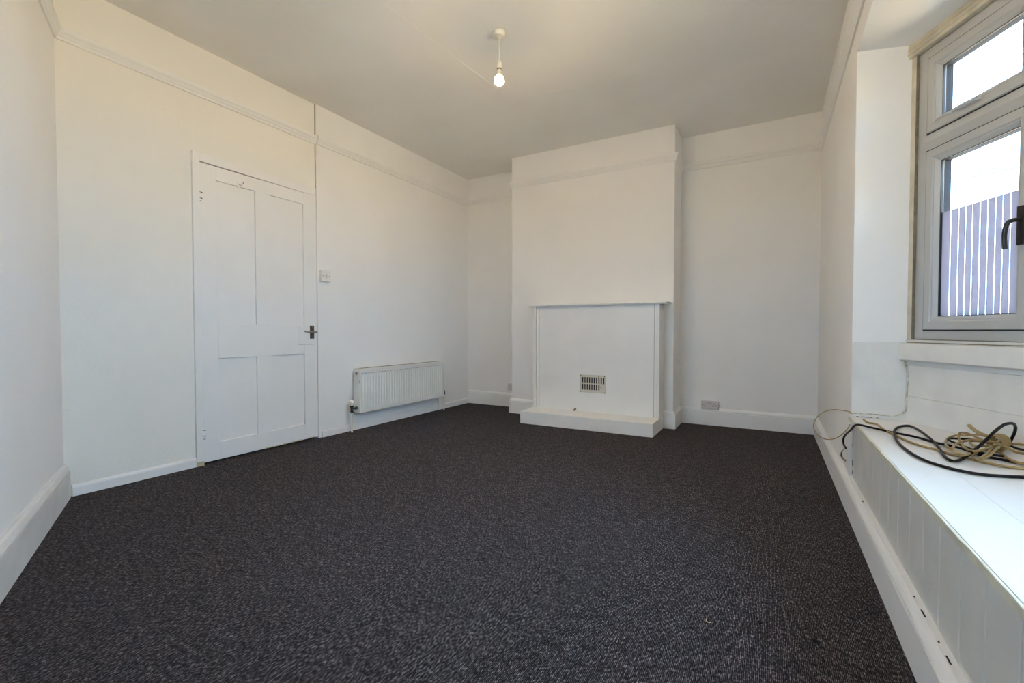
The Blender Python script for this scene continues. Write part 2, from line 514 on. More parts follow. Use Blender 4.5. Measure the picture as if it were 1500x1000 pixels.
# =================================================================== picture rails
RZ = 2.384
rail = [(-.004, RZ), (.010, RZ), (.013, RZ + .008), (.012, RZ + .012), (.019, RZ + .020), (.023, RZ + .030), (.021, RZ + .034),
        (.029, RZ + .042), (.032, RZ + .054), (.030, RZ + .062), (.020, RZ + .068), (.008, RZ + .072), (-.004, RZ + .072)]
def rails(num, segs, label):
    b = MB()
    for a in segs: b.moulding(*a)
    return structure(b.build('trim_%d' % num, 'gloss', smooth=True), label, 'picture rail')
rails(1, [((XL, YK), (XL, DY1 + .004), (1, 0), rail, .637, 0)], 'white picture rail above the panelled door')
rails(2, [((XP, DY1 + .004), (XP, YB), (1, 0), rail, 0, 1)], 'white picture rail on the wall above the radiator')
rails(3, [((XP, YB), (CX0, YB), (0, -1), rail, 1, 1)], 'short white picture rail in the left alcove')
rails(4, [((CX0, YB), (CX0, YC), (-1, 0), rail, 1, -1), ((CX0, YC), (CX1, YC), (0, -1), rail, -1, -1),
          ((CX1, YC), (CX1, YB), (1, 0), rail, -1, 1)], 'white picture rail around the chimney breast')
rails(5, [((CX1, YB), (XR, YB), (0, -1), rail, 1, 1)], 'white picture rail in the right alcove above the socket')
RRZ = [(o, z - .02) for o, z in rail]
rails(6, [((XR, YB), (XR, -.73), (-1, 0), RRZ, 1, 0)], 'white picture rail running above the window recess')
rails(7, [(fw(0), fw(FS_END), FN, rail, .637, 1)], 'white picture rail at the top of the left edge wall')

# =================================================================== door
d = thing('door_1', (XL, 2.06, 0), 'white four-panel door with dark lever handle in the left wall', 'door', kind='structure')
XF = XL + .004
XBK = XL - .034
py = [(DY0, 1.729), (1.996, 2.108), (2.385, DY1)]
zb0 = .014
for y0, y1 in (py[0], py[2]):
    MB().box(XBK, XF, y0 + (.003 if y0 == DY0 else 0), y1 + (.0030 if y1 == DY1 else 0), zb0, DZ1 - .004).build('stile', 'door', d, bevel=.0015, segs=1)
for z0, z1 in ((zb0, .134), (.694, .922), (1.878, DZ1 - .004)):
    MB().box(XBK, XF - .0002, 1.729, 2.385, z0, z1).build('rail', 'door', d, bevel=.0012, segs=1)
for z0, z1 in ((.134, .694), (.922, 1.878)):
    MB().box(XBK, XF - .0001, 1.996, 2.108, z0, z1).build('muntin', 'door', d, bevel=.0012, segs=1)
for y0, y1 in ((1.729, 1.996), (2.108, 2.385)):
    for z0, z1 in ((.134, .694), (.922, 1.878)):
        p = MB().box(XBK + .01, XF - .013, y0 - .004, y1 + .004, z0 - .004, z1 + .004).build('panel', 'door', d)
# bottom edge, splintered and bare
for y0, y1 in ((2.05, 2.12), (2.13, 2.17), (2.19, 2.245), (2.26, 2.35), (2.40, 2.46)):
    MB().box(XF - .002, XF + .002, y0, y1, zb0 - .001, zb0 + .006).build('bare_edge', 'raw', d)
# frame: jamb on the hinge side and a shallow head that dies into the plaster
b = MB().box(XL - .1, XL + .016, DY0 - .046, DY0 - .001, .0, 2.027)
arch = b.build('architrave', 'gloss', d, bevel=.003)
MB().box(XL + .0005, XL + .0165, DY0 - .046, DY0 - .002, .0, .028).build('bare_foot', 'raw', arch)
MB().box(XL - .001, XL + .008, DY0 - .053, DY0 - .046, .0, .026).build('jamb_gap', 'dark', arch)
b = MB().hexa([(XL - .1, DY0 - .001, DZ1 + .0005), (XL + .014, DY0 - .001, DZ1 + .0005), (XL + .0055, DY1 + .003, DZ1 - .003), (XL - .1, DY1 + .003, DZ1 - .003),
               (XL - .1, DY0 - .001, 2.027), (XL + .010, DY0 - .001, 2.027), (XL + .001, DY1 + .003, 2.027), (XL - .1, DY1 + .003, 2.027)])
b.build('door_head', 'gloss', d, bevel=.003)
MB().box(XL - .06, XL - .036, DY0 - .01, DY1, 0.0, DZ1 + .01).build('door_stop', 'dark', d)
# hinges
for z in (1.70, .155):
    b = MB()
    for k in range(5):
        b.cyl((XL + .010, DY0 - .001, z + k * .019), (XL + .010, DY0 - .001, z + k * .019 + .016), .0055, 10)
    b.box(XL, XL + .006, DY0 - .020, DY0 + .018, z, z + .093)
    hg = b.build('hinge', 'gloss', d)
    for k in (1, 2, 4):
        MB().box(XL + .0055, XL + .0162, DY0 - .0045, DY0 + .012 - .004 * (k % 2), z + k * .019 - .004, z + k * .019 - .001).build('hinge_gap', 'dark', hg)
# lock patch let into the stile
MB().box(XF - .004, XF + .0016, 2.330, DY1 - .004, .770, .914).build('lock_patch', 'door', d, bevel=.0008, segs=1)
MB().box(XF + .0005, XF + .0019, 2.330, DY1 - .02, .7690, .7702).build('patch_crack', 'crack', d)
# lever handle on a long plate
pl = MB().box(XF, XF + .006, 2.432, 2.470, .815, .920).build('handle_plate', 'steel', d, bevel=.0025)
b = MB()
b.cyl((XF + .004, 2.450, .868), (XF + .045, 2.450, .868), .0085, 14)
b.tube([(XF + .041, 2.454, .868), (XF + .044, 2.430, .869), (XF + .044, 2.400, .870), (XF + .042, 2.375, .872), (XF + .034, 2.360, .876)], .0062, 10)
b.build('lever', 'chrome', pl, smooth=True)
b = MB().cyl((XF + .005, 2.470, .868), (XF + .012, 2.494, .871), .007, 12)
b.build('latch', 'chrome', d, smooth=True)
for z in (.828, .908):
    MB().lathe((XF + .006, 2.451, z), (1, 0, 0), [(.004, 0), (.003, .0015), (0, .002)], 10).build('screw', 'chrome', pl)
# coat hook on the top rail
b = MB().box(XF, XF + .003, 1.868, 1.888, 1.868, 1.900)
b.tube([(XF + .002, 1.880, 1.893), (XF + .02, 1.882, 1.884), (XF + .03, 1.886, 1.888), (XF + .034, 1.890, 1.902)], .003, 8)
b.build('coat_hook', 'gloss', d, smooth=True)
MB().tube([(XF + .032, 1.8895, 1.895), (XF + .035, 1.892, 1.904)], .0036, 8).build('hook_tip', 'brass', d)

# =================================================================== light switch
sw = thing('light_switch', (XP, 2.563, 1.282), 'small square white light switch beside the door', 'switch')
MB().box(XP, XP + .022, 2.518, 2.608, 1.284, 1.370).build('back_box', 'plastic', sw, bevel=.002)
MB().box(XP + .022, XP + .030, 2.516, 2.610, 1.282, 1.372).build('face_plate', 'plastic', sw, bevel=.003)
MB().hexa([(XP + .029, 2.556, 1.310), (XP + .031, 2.556, 1.310), (XP + .031, 2.572, 1.310), (XP + .029, 2.572, 1.310),
           (XP + .029, 2.556, 1.342), (XP + .036, 2.556, 1.342), (XP + .036, 2.572, 1.342), (XP + .029, 2.572, 1.342)]).build('rocker', 'socket', sw)
for y in (2.532, 2.594):
    MB().lathe((XP + .030, y, 1.327), (1, 0, 0), [(.0042, -.001), (.0038, .0008), (0, .001)], 10).build('screw', 'brass', sw)

# =================================================================== radiator
r = thing('radiator', (-3.15, 3.44, 0), 'long low white panel radiator with ribbed front under the picture rail', 'radiator')
RY0, RY1, RZ0, RZ1 = 2.845, 4.032, .158, .545
RF = -3.117
RB = RF - .072
NR = 34
pitch = (RY1 - RY0 - .05) / NR
b = MB()
# pressed front sheet: vertical flutes between flat top and bottom bands
prof = [(RY0, 0.0), (RY0 + .018, 0.0)]
for k in range(NR):
    y = RY0 + .025 + k * pitch
    prof += [(y + pitch * .12, -.0045), (y + pitch * .42, -.0045), (y + pitch * .58, 0.0015), (y + pitch * .92, 0.0015)]
prof += [(RY1 - .018, 0.0), (RY1, 0.0)]
rows = [(RZ0, 0), (RZ0 + .034, 0), (RZ0 + .046, 1), (RZ1 - .052, 1), (RZ1 - .040, 0), (RZ1 - .004, 0), (RZ1, -.004)]
grid = []
for z, k in rows:
    grid.append([b.bm.verts.new((RF + (dx * k if k > 0 else k), y, z)) for y, dx in prof])
for A, B in zip(grid[:-1], grid[1:]):
    for i in range(len(prof) - 1):
        b.bm.faces.new([A[i], A[i + 1], B[i + 1], B[i]])
back = [[b.bm.verts.new((RF - .012, y, z)) for y in (RY0, RY1)] for z in (RZ0, RZ1)]
b.bm.faces.new([back[0][0], back[0][1], back[1][1], back[1][0]])
fp = b.build('front_panel', 'radiator', r)
for k in range(NR):
    y = RY0 + .025 + k * pitch
    MB().box(RF - .003, RF + .0006, y + pitch * .18, y + pitch * .58, RZ1 - .0425, RZ1 - .0375).build('dimple_shade', 'shade_grey', fp)
MB().box(RB, RB + .012, RY0 + .004, RY1 - .004, RZ0 + .006, RZ1 - .006).build('back_panel', 'radiator', r, bevel=.003)
for y0, y1 in ((RY0 - .002, RY0 + .002), (RY1 - .002, RY1 + .002)):
    MB().box(RB - .002, RF - .001, y0, y1, RZ0 + .002, RZ1 - .002).build('side_panel', 'radiator', r, bevel=.001, segs=1)
tg = MB().box(RB - .002, RF - .003, RY0, RY1, RZ1 - .006, RZ1 + .002).build('top_grille', 'rad_old', r, bevel=.0015)
for k in range(30):
    y = RY0 + .03 + k * (RY1 - RY0 - .06) / 30
    MB().box(RB + .012, RF - .016, y, y + .022, RZ1 + .0012, RZ1 + .0024).build('grille_slot', 'dark', tg)
MB().box(RB + .012, RF - .012, RY0 + .01, RY1 - .01, RZ0 - .004, RZ0 + .012).build('convector_shade', 'dark', r)  # near-black strip; its lowered edge paints the shade line under the radiator
MB().box(RB - .0255, RB, RY0 + .12, RY0 + .15, RZ0 + .05, RZ1 - .05).build('bracket', 'radiator', r)
MB().box(RB - .0255, RB, RY1 - .15, RY1 - .12, RZ0 + .05, RZ1 - .05).build('bracket', 'radiator', r)
xm = (RF + RB) / 2
MB().lathe((xm, RY0 + .001, RZ1 - .038), (0, -1, 0), [(.015, 0), (.015, .005), (.0115, .006), (.0105, .003), (0, .003)], 16).build('blanking_plug', 'brass', r, smooth=True)
MB().lathe((xm, RY0 + .001, RZ0 + .045), (0, -1, 0), [(.015, 0), (.015, .006), (.011, .007), (.011, .02)], 16).build('inlet_bush', 'plug_green', r, smooth=True)
for y, z in ((RY0 - .0022, RZ1 - .10), ):
    MB().box(RF - .006, RF - .002, y, y + .003, z - .026, z).build('side_slot', 'dark', r)
    MB().box(RB + .001, RB + .005, y, y + .003, z - .02, z + .004).build('side_slot', 'dark', r)
# thermostatic valve on the near end
vy = RY0 - .058
va = MB()
va.cyl((xm, RY0 - .015, RZ0 + .045), (xm, vy, RZ0 + .045), .009, 12)
va.lathe((xm, vy, RZ0 + .012), (0, 0, 1), [(.009, 0), (.013, .006), (.013, .022), (.011, .026), (.012, .045), (.017, .048), (.017, .06)], 16)
vb = va.build('valve_body', 'black', r, smooth=True)
hd = MB().lathe((xm, vy, RZ0 + .072), (0, 0, 1), [(.015, 0), (.019, .004), (.0195, .038), (.018, .044), (.012, .048), (0, .049)], 18).build('valve_head', 'plastic', vb, smooth=True)
for k in range(6):
    t = 2 * math.pi * k / 6 + .3
    MB().box(xm + .0192 * math.cos(t) - .002, xm + .0192 * math.cos(t) + .002, vy + .0192 * math.sin(t) - .002, vy + .0192 * math.sin(t) + .002, RZ0 + .088, RZ0 + .094).build('head_slot', 'dark', vb)
MB().cyl((xm, vy, 0.0), (xm, vy, RZ0 + .014), .0078, 12).build('pipe', 'pvc', r, smooth=True)
# lockshield on the far end
vy2 = RY1 + .046
va = MB()
va.cyl((xm, RY1 + .001, RZ0 + .045), (xm, vy2, RZ0 + .045), .009, 12)
va.lathe((xm, vy2, RZ0 + .012), (0, 0, 1), [(.009, 0), (.014, .006), (.014, .024), (.011, .028), (.012, .050)], 16)
vb = va.build('lockshield_valve', 'black', r, smooth=True)
MB().lathe((xm, vy2, RZ0 + .060), (0, 0, 1), [(.011, 0), (.0115, .03), (.009, .036), (0, .037)], 14).build('lockshield_cap', 'plastic', vb, smooth=True)
MB().cyl((xm, vy2, 0.0), (xm, vy2, RZ0 + .014), .0078, 12).build('pipe', 'pvc', r, smooth=True)
MB().cyl((XP + .012, vy2 - .035, 0.0), (XP + .012, vy2 - .035, RZ0 + .03), .0065, 12).build('pipe', 'pvc', r, smooth=True)

# =================================================================== fireplace
FX0, FX1, FY = -2.065, -.838, 4.130
HT = .114
fp = thing('fireplace', (-1.42, 4.1, 0), 'white boarded-up fireplace surround with thin mantel shelf and raised hearth', 'fireplace')
MB().box(FX0 + .004, FX1 - .004, FY, YC, HT - .02, 1.115).build('front_panel', 'gloss', fp, bevel=.001, segs=1)
MB().box(FX0, FX0 + .034, FY - .020, YC, HT - .01, 1.114).build('pilaster', 'gloss', fp, bevel=.004)
MB().box(FX0 + .036, FX0 + .060, FY - .007, FY + .01, HT - .01, 1.114).build('bead', 'gloss', fp, bevel=.003)
MB().box(FX1 - .022, FX1, FY - .018, YC, HT - .01, 1.114).build('pilaster', 'gloss', fp, bevel=.003)
MB().box(FX1 - .046, FX1 - .025, FY - .009, FY + .01, HT - .01, 1.114).build('bead', 'gloss', fp, bevel=.002)
MB().box(FX1 - .050, FX1 - .046, FY - .001, FY + .01, HT - .01, 1.114).build('bead_gap', 'crack', fp)
MB().box(FX0 + .060, FX0 + .0612, FY - .001, FY + .01, HT - .01, 1.114).build('bead_gap', 'crack', fp)
MB().box(FX0 + .0345, FX0 + .0355, FY - .008, FY + .01, HT - .01, 1.114).build('bead_gap', 'lip', fp)
sh = MB().box(-2.105, -.772, 4.085, YC, 1.121, 1.134).build('mantel_shelf', 'gloss', fp, bevel=.003)
MB().box(-2.093, -.784, 4.097, YC, 1.113, 1.1212).build('shelf_moulding', 'gloss', sh, bevel=.002)
b = MB().box(-2.068, -.832, 3.846, YC - .0, 0.0, HT)
hb = b.bm
bmesh.ops.subdivide_edges(hb, edges=[e for e in hb.edges if abs(e.verts[0].co.x - e.verts[1].co.x) > .5], cuts=36, use_grid_fill=True)
for v in hb.verts:
    if v.co.z > .05 and v.co.y < 3.9:
        v.co.z += random.uniform(-.0016, .0012); v.co.y += random.uniform(-.0018, .0012)
b.build('hearth', 'hearth', fp, bevel=.003)

st = MB().tube([(-1.628, 4.112, HT), (-1.624, 4.108, HT + .010), (-1.618, 4.106, HT + .018), (-1.610, 4.108, HT + .021)], .006, 8)
st.lathe((-1.610, 4.104, HT + .019), (0, -1, .3), [(.009, -.002), (.009, .006), (.005, .007)], 8)
tag(st.build('pipe_stub', 'rust', smooth=True), 'tiny rusty pipe stub at the back of the hearth', 'pipe')

# =================================================================== vent grille
vg = thing('vent_grille', (-1.448, FY, .296), 'small cream slotted gas-fire vent grille on the fireplace board', 'vent')
VX0, VX1, VZ0, VZ1 = -1.572, -1.324, .296, .464
MB().box(VX0 + .01, VX1 - .01, FY - .0022, FY - .0002, VZ0 + .01, VZ1 - .01).build('dark_opening', 'dark', vg)
xs = [VX0 + .021 + k * .0227 for k in range(10)]
ft = FY - .007
b = MB()
b.box(VX0, VX1, ft, FY, VZ0, VZ0 + .026)
b.box(VX0, VX1, ft, FY, VZ1 - .022, VZ1)
b.box(VX0, VX0 + .020, ft, FY, VZ0 + .026, VZ1 - .022)
b.box(xs[9] + .0125, VX1, ft, FY, VZ0 + .026, VZ1 - .022)
b.box(xs[7] + .0125, xs[9] + .0125, ft, FY, VZ0 + .026, VZ0 + .088)
pv = b.build('grille_frame', 'grille', vg)
for k in range(9):
    MB().box(xs[k] + .0125, xs[k + 1], ft, FY - .001, VZ0 + .026 if k < 7 else VZ0 + .088, VZ1 - .022).build('grille_bar', 'grille', vg)
MB().box(VX0 + .020, xs[7] + .0125, ft + .0004, FY - .001, VZ0 + .082, VZ0 + .089).build('cross_bar', 'grille', vg)
MB().tube([(xs[7] + .001, ft - .001, VZ1 - .004), (xs[7] + .004, ft - .001, VZ1 - .02), (xs[7] + .006, ft - .001, VZ1 - .05), (xs[7] + .008, ft - .001, VZ1 - .075)], .0022, 6).build('wire', 'rust', vg)
for x in (VX0 + .008, VX1 - .008):
    for z in (VZ0 + .008, VZ1 - .008):
        MB().lathe((x, ft, z), (0, -1, 0), [(.0055, -.001), (.0045, .0015), (0, .002)], 10).build('screw', 'rust', vg)
MB().box(xs[8] + .006, xs[8] + .026, ft - .003, ft, VZ0 + .044, VZ0 + .062).build('slide_knob', 'grille', vg, bevel=.003)
MB().lathe((xs[8] + .004, ft, VZ0 + .055), (0, -1, 0), [(.005, 0), (.004, .002), (0, .0025)], 10).build('screw', 'rust', vg)

# =================================================================== sockets
so = thing('double_socket', (-.483, YB, .146), 'double plug socket sitting just above the skirting in the right alcove', 'socket')
MB().box(-.556, -.410, YB - .022, YB, .150, .227).build('back_box', 'socket', so, bevel=.002)
f = MB().box(-.558, -.408, YB - .031, YB - .021, .147, .229).build('face_plate', 'socket', so, bevel=.004)
for cx in (-.520, -.446):
    for dx, z, w, h in ((.0, .198, .005, .009), (-.011, .178, .0075, .005), (.011, .178, .0075, .005), (-.020 if cx < -.48 else .020, .190, .005, .005)):
        MB().box(cx + dx - w / 2, cx + dx + w / 2, YB - .0325, YB - .0305, z - h / 2, z + h / 2).build('pin_hole', 'dark', f)
for cx in (-.494, -.476):
    MB().box(cx - .007, cx + .007, YB - .035, YB - .030, .196, .220).build('rocker', plain('rocker_plastic', (.52, .46, .46), .35), so, bevel=.001, segs=1)
s2 = thing('wall_socket', (-2.575, YB, .19), 'double plug socket half hidden behind the left side of the chimney breast', 'socket')
MB().box(-2.645, -2.501, YB - .022, YB, .190, .270).build('back_box', 'socket', s2, bevel=.002)
f = MB().box(-2.647, -2.499, YB - .031, YB - .021, .188, .272).build('face_plate', 'socket', s2, bevel=.004)
for cx in (-2.610, -2.535):
    for dx, z, w, h in ((.0, .240, .005, .009), (-.011, .219, .0075, .005), (.011, .219, .0075, .005)):
        MB().box(cx + dx - w / 2, cx + dx + w / 2, YB - .0325, YB - .0305, z - h / 2, z + h / 2).build('pin_hole', 'dark', f)

# =================================================================== pendant light
PX, PY = -1.470, 2.455
pe_ = thing('pendant_light', (PX, PY, HC), 'bare lit bulb hanging on a short white cord from a ceiling rose', 'lamp')
MB().lathe((PX, PY, HC), (0, 0, -1), [(.030, 0), (.039, .001), (.040, .006), (.039, .022), (.034, .030), (.014, .033), (.006, .040), (.004, .041)], 28).build('ceiling_rose', 'pvc', pe_, smooth=True)
MB().tube([(PX, PY, HC - .035), (PX + .001, PY, HC - .09), (PX + .003, PY + .001, HC - .15), (PX + .003, PY + .001, HC - .178)], .003, 8).build('cord', 'pvc', pe_, smooth=True)
lx, ly = PX + .003, PY + .001
MB().lathe((lx, ly, HC - .170), (0, 0, -1), [(.004, 0), (.009, .004), (.014, .014), (.0150, .022), (.0142, .0235), (.0152, .025), (.0162, .030), (.0162, .048), (.015, .050)], 20).build('lampholder', 'pvc', pe_, smooth=True)
MB().lathe((lx, ly, HC - .219), (0, 0, -1), [(.0145, 0), (.0148, .003), (.0142, .009)], 20).build('holder_ring', 'brass', pe_, smooth=True)
MB().lathe((lx, ly, HC - .227), (0, 0, -1), [(.012, 0), (.0130, .008), (.0140, .022), (.0165, .033)], 20).build('bulb_neck', 'pvc', pe_, smooth=True)
def globe(t0, t1, n):
    return [(.031 * math.sin(t0 + (t1 - t0) * k / n), .290 - .031 * math.cos(t0 + (t1 - t0) * k / n)) for k in range(n + 1)]
bl = MB().lathe((lx, ly, HC), (0, 0, -1), globe(.52, 1.95, 8), 24).build('bulb', 'bulb_glow', pe_, smooth=True)
MB().lathe((lx, ly, HC), (0, 0, -1), globe(1.95, math.pi - .001, 7)[:-1] + [(0, .321)], 24).build('bulb_dome', 'bulb', bl, smooth=True)

# =================================================================== window
w = thing('window_1', (W0.x, W0.y, .83), 'white plastic-framed window with an opening top light and striped frosted film', 'window', kind='structure')
FB, FT = .840, 2.150        # frame bottom and top
s0, s1 = .030, S_END - .03
TZ0, TZ1 = 1.690, 1.765     # transom
A0, A1 = .012, .075         # frame front and back
# outer frame and mullions
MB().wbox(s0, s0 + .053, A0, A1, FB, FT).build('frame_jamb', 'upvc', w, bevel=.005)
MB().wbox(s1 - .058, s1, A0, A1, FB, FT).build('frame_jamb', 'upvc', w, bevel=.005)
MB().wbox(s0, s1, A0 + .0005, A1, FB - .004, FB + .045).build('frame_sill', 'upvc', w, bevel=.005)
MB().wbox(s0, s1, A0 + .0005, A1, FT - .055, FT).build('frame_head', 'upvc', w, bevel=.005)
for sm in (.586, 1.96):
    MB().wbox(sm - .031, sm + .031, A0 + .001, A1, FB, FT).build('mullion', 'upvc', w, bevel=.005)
def sash(sa, sb, za, zb, nm):
    """an opening sash: four mitred members with a bevelled glazing bead, gasket line and pane"""
    fr = .058
    q = MB()
    A = A0 - .010
    prof = [(0, .05), (0, A + .004), (.004, A), (.034, A), (.040, A + .004), (.044, A + .004), (fr, A + .018), (fr, .05)]
    def P(s, a, z):
        p = W0 + WT * s + WN * a
        return (p.x, p.y, z)
    def ring(inset, a):
        return [P(sa + inset, a, za + inset), P(sb - inset, a, za + inset), P(sb - inset, a, zb - inset), P(sa + inset, a, zb - inset)]
    R = [[q.bm.verts.new(c) for c in ring(i, a)] for i, a in prof]
    n = len(R)
    for k in range(n):
        X, Y = R[k], R[(k + 1) % n]
        for i in range(4):
            j = (i + 1) % 4
            q.bm.faces.new([X[i], X[j], Y[j], Y[i]])
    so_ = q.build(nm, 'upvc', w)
    g = MB()
    for (x0, x1, y0, y1) in ((sa - .008, sa, za - .006, zb + .006), (sb, sb + .008, za - .006, zb + .006)):
        g.wbox(x0, x1, A0 - .0015, A0 + .02, y0, y1)
    for (y0, y1) in ((za - .005, za), (zb, zb + .005)):
        g.wbox(sa, sb, A0 - .0015, A0 + .02, y0, y1)
    g.build('gasket', 'gasket', so_)
    i = fr - .0005
    g = MB()
    for (x0, x1, y0, y1) in ((sa + i, sa + i + .003, za + i, zb - i), (sb - i - .003, sb - i, za + i, zb - i), (sa + i, sb - i, za + i, za + i + .003), (sa + i, sb - i, zb - i - .003, zb - i)):
        g.wbox(x0, x1, A + .020, .031, y0, y1)
    g.build('glazing_gasket', 'gasket', so_)
    g = MB()
    for (x0, x1, y0, y1) in ((sa + i, sa + i + .002, za + i, zb - i), (sb - i - .002, sb - i, za + i, zb - i), (sa + i, sb - i, za + i, za + i + .002), (sa + i, sb - i, zb - i - .002, zb - i)):
        g.wbox(x0, x1, .0362, .064, y0, y1)
    g.build('rebate_shade', 'rebate', so_)  # strips that paint the outer frame edges as if in shade
    MB().wbox(sa + fr - .006, sb - fr + .006, .032, .036, za + fr - .006, zb - fr + .006).build('pane', 'glass', so_)
    return so_, (sa + fr, sb - fr, za + fr, zb - fr)
def transom(sa, sb):
    # moulded transom with a chamfered front
    q = MB()
    def P(s, a, z):
        p = W0 + WT * s + WN * a
        return q.bm.verts.new((p.x, p.y, z))
    pr = [(A1, TZ0), (A0, TZ0), (A0 - .004, TZ0 + .012), (A0 - .012, (TZ0 + TZ1) / 2), (A0 - .004, TZ1 - .012), (A0, TZ1), (A1, TZ1)]
    L_ = [P(sa, a, z) for a, z in pr]; R_ = [P(sb, a, z) for a, z in pr]
    q.bm.faces.new(L_); q.bm.faces.new(R_[::-1])
    for k in range(len(pr)):
        j = (k + 1) % len(pr)
        q.bm.faces.new([L_[k], L_[j], R_[j], R_[k]])
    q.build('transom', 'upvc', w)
# first light: side-hung casement below, top-hung vent above
transom(.060, .560)
cas, gl = sash(.090, .548, .884, TZ0 - .003, 'casement_sash')
top, gt = sash(.090, .548, TZ1 + .003, FT - .050, 'top_sash')
# striped frosted film on the lower two thirds of the casement pane
ls = [gl[0] - .001] + [.192, .23, .263, .294, .327, .359, .391, .42, .45, .479] + [gl[1] + .001]
ls = [l if i in (0, 11) else l for i, l in enumerate(ls)]
for i in range(11):
    a = ls[i] + (.0014 if i else 0); c = ls[i + 1] - (.0014 if i < 10 else 0)
    MB().wbox(a, c, .0312, .0318, gl[2] + .001, 1.400).build('film_strip', 'film', cas)
# casement handle on the right stile and the stay catch on the top light
def wpt(s, a, z):
    p = W0 + WT * s + WN * a
    return (p.x, p.y, z)
b = MB().wbox(.512, .532, -.006, .004, 1.19, 1.33)
b.tube([wpt(.522, -.004, 1.280), wpt(.521, -.022, 1.280), wpt(.514, -.034, 1.275), wpt(.506, -.037, 1.258), wpt(.502, -.037, 1.225), wpt(.504, -.036, 1.178)], .0075, 10)
b.build('casement_handle', 'black', cas, smooth=True)
b = MB().wbox(.285, .355, -.010, .004, 1.792, 1.806)
b.tube([wpt(.245, -.013, 1.800), wpt(.275, -.016, 1.801), wpt(.31, -.014, 1.801), wpt(.345, -.012, 1.800)], .0075, 10)
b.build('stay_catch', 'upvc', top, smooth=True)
# middle light: wide fixed pane; last light like the first
mid, _ = sash(.626, 1.920, .884, FT - .050, 'fixed_sash')
transom(2.0, s1 - .03)
sash(2.0, s1 - .065, .884, TZ0 - .003, 'casement_sash')
sash(2.0, s1 - .065, TZ1 + .003, FT - .050, 'top_sash')
# grubby timber beads around the frame
MB().wbox(-.012, .030, .002, .03, FB - .02, 2.165).build('timber_bead', 'old_trim', w, bevel=.003)
MB().wbox(.0305, .0320, .0, .03, FB, FT).build('bead_gap', 'crack', w)
q = MB()
q.wbox(-.012, s1, -.010, .06, FT + .002, 2.225)
hb_ = q.build('timber_head', 'old_trim', w, bevel=.003)
for z, a in ((FT + .018, -.014), (FT + .038, -.013)):
    MB().wbox(-.010, s1, a, -.008, z, z + .010).build('head_bead', 'old_trim', hb_, bevel=.002)
# window board (inner sill)
sb_ = MB()
def sp(s, a): 
    p = W0 + WT * s + WN * a
    return (p.x, p.y)
prof = [(.03, .738), (-.022, .738), (-.030, .744), (-.030, .800), (-.024, .818), (-.012, .823), (.03, .824)]
L_ = [sb_.bm.verts.new((*sp(.000, a), z)) for a, z in prof]; R_ = [sb_.bm.verts.new((*sp(s1 + .02, a), z)) for a, z in prof]
sb_.bm.faces.new(L_); sb_.bm.faces.new(R_[::-1])
for k in range(len(prof)):
    j = (k + 1) % len(prof)
    sb_.bm.faces.new([L_[k], L_[j], R_[j], R_[k]])
sbo = sb_.build('window_board', 'worn', w, smooth=True)
MB().wbox(.02, s1, -.0125, .02, .8235, .8262).build('sill_crack', 'crack', sbo)
MB().wbox(.005, s1, -.006, .03, .826, .838).build('sill_fillet', 'worn', w, bevel=.003)
MB().wbox(.012, s1, -.007, .02, .8375, .840).build('frame_crack', 'crack', w)

# overhead wires far outside
for i, (za, zb, nm) in enumerate(((3.56, 4.24, 'upper'), (3.51, 4.14, 'lower'))):
    tag(MB().tube([(1.0, 12, za), (3.0, 12, za + (zb - za) * .40 - .0), (6.0, 12, zb)], .010, 6, step=.5).build('overhead_wire', 'gasket'),
        '%s of two thin overhead wires crossing the sky outside the window' % nm, 'wire', 'overhead wires')

# =================================================================== window seat
ws = thing('window_seat', (.36, 1.66, 0), 'white built-in window seat with a beadboard front', 'window seat')
def seatx(y): return W0.x + (YR - y) * math.tan(ANG)
xj0, xj1 = .492, .492
MB().prism([(.351, YN), (xj0 - .0002, YN), (xj0 - .0002, YR - .004), (.351, YR - .004)], SEAT - .022, SEAT).build('seat_board', 'seat', ws, bevel=.0006, segs=1)
MB().prism([(xj0 + .0002, YN), (seatx(YN) - .002, YN), (seatx(YR - .004) - .002, YR - .004), (xj0 + .0002, YR - .004)], SEAT - .022, SEAT - .0004).build('seat_board', 'seat', ws, bevel=.0005, segs=1)
b = MB().box(.3445, .351, YN, YR - .004, SEAT - .020, SEAT - .001)
bmesh.ops.subdivide_edges(b.bm, edges=[e for e in b.bm.edges if abs(e.verts[0].co.y - e.verts[1].co.y) > .5], cuts=60, use_grid_fill=True)
for v in b.bm.verts:
    if v.co.x < .348: v.co.x += random.uniform(-.0010, .0010); v.co.z += random.uniform(-.0010, .0006)
b.build('edge_lip', 'lip', ws, bevel=.001, segs=1)
y = YR - .006
edges = [YR - .004] + [2.722 - .1385 * k for k in range(17)]
for ya, yb_ in zip(edges[:-1], edges[1:]):
    MB().box(.3655, .378, yb_ + .0012, ya - .0012, .145, SEAT - .022).build('beadboard_plank', 'bead', ws, bevel=.005, segs=2)
MB().box(.3745, .40, YN, YR, .1, SEAT - .024).build('backing', 'bead', ws)
for za, zb_ in ((.165, .182), (.205, .235), (.300, .318), (.372, .388), (.392, .425)):
    MB().box(.3640, .372, YR - .0095, YR - .004, za, zb_).build('corner_gap', 'dark', ws)

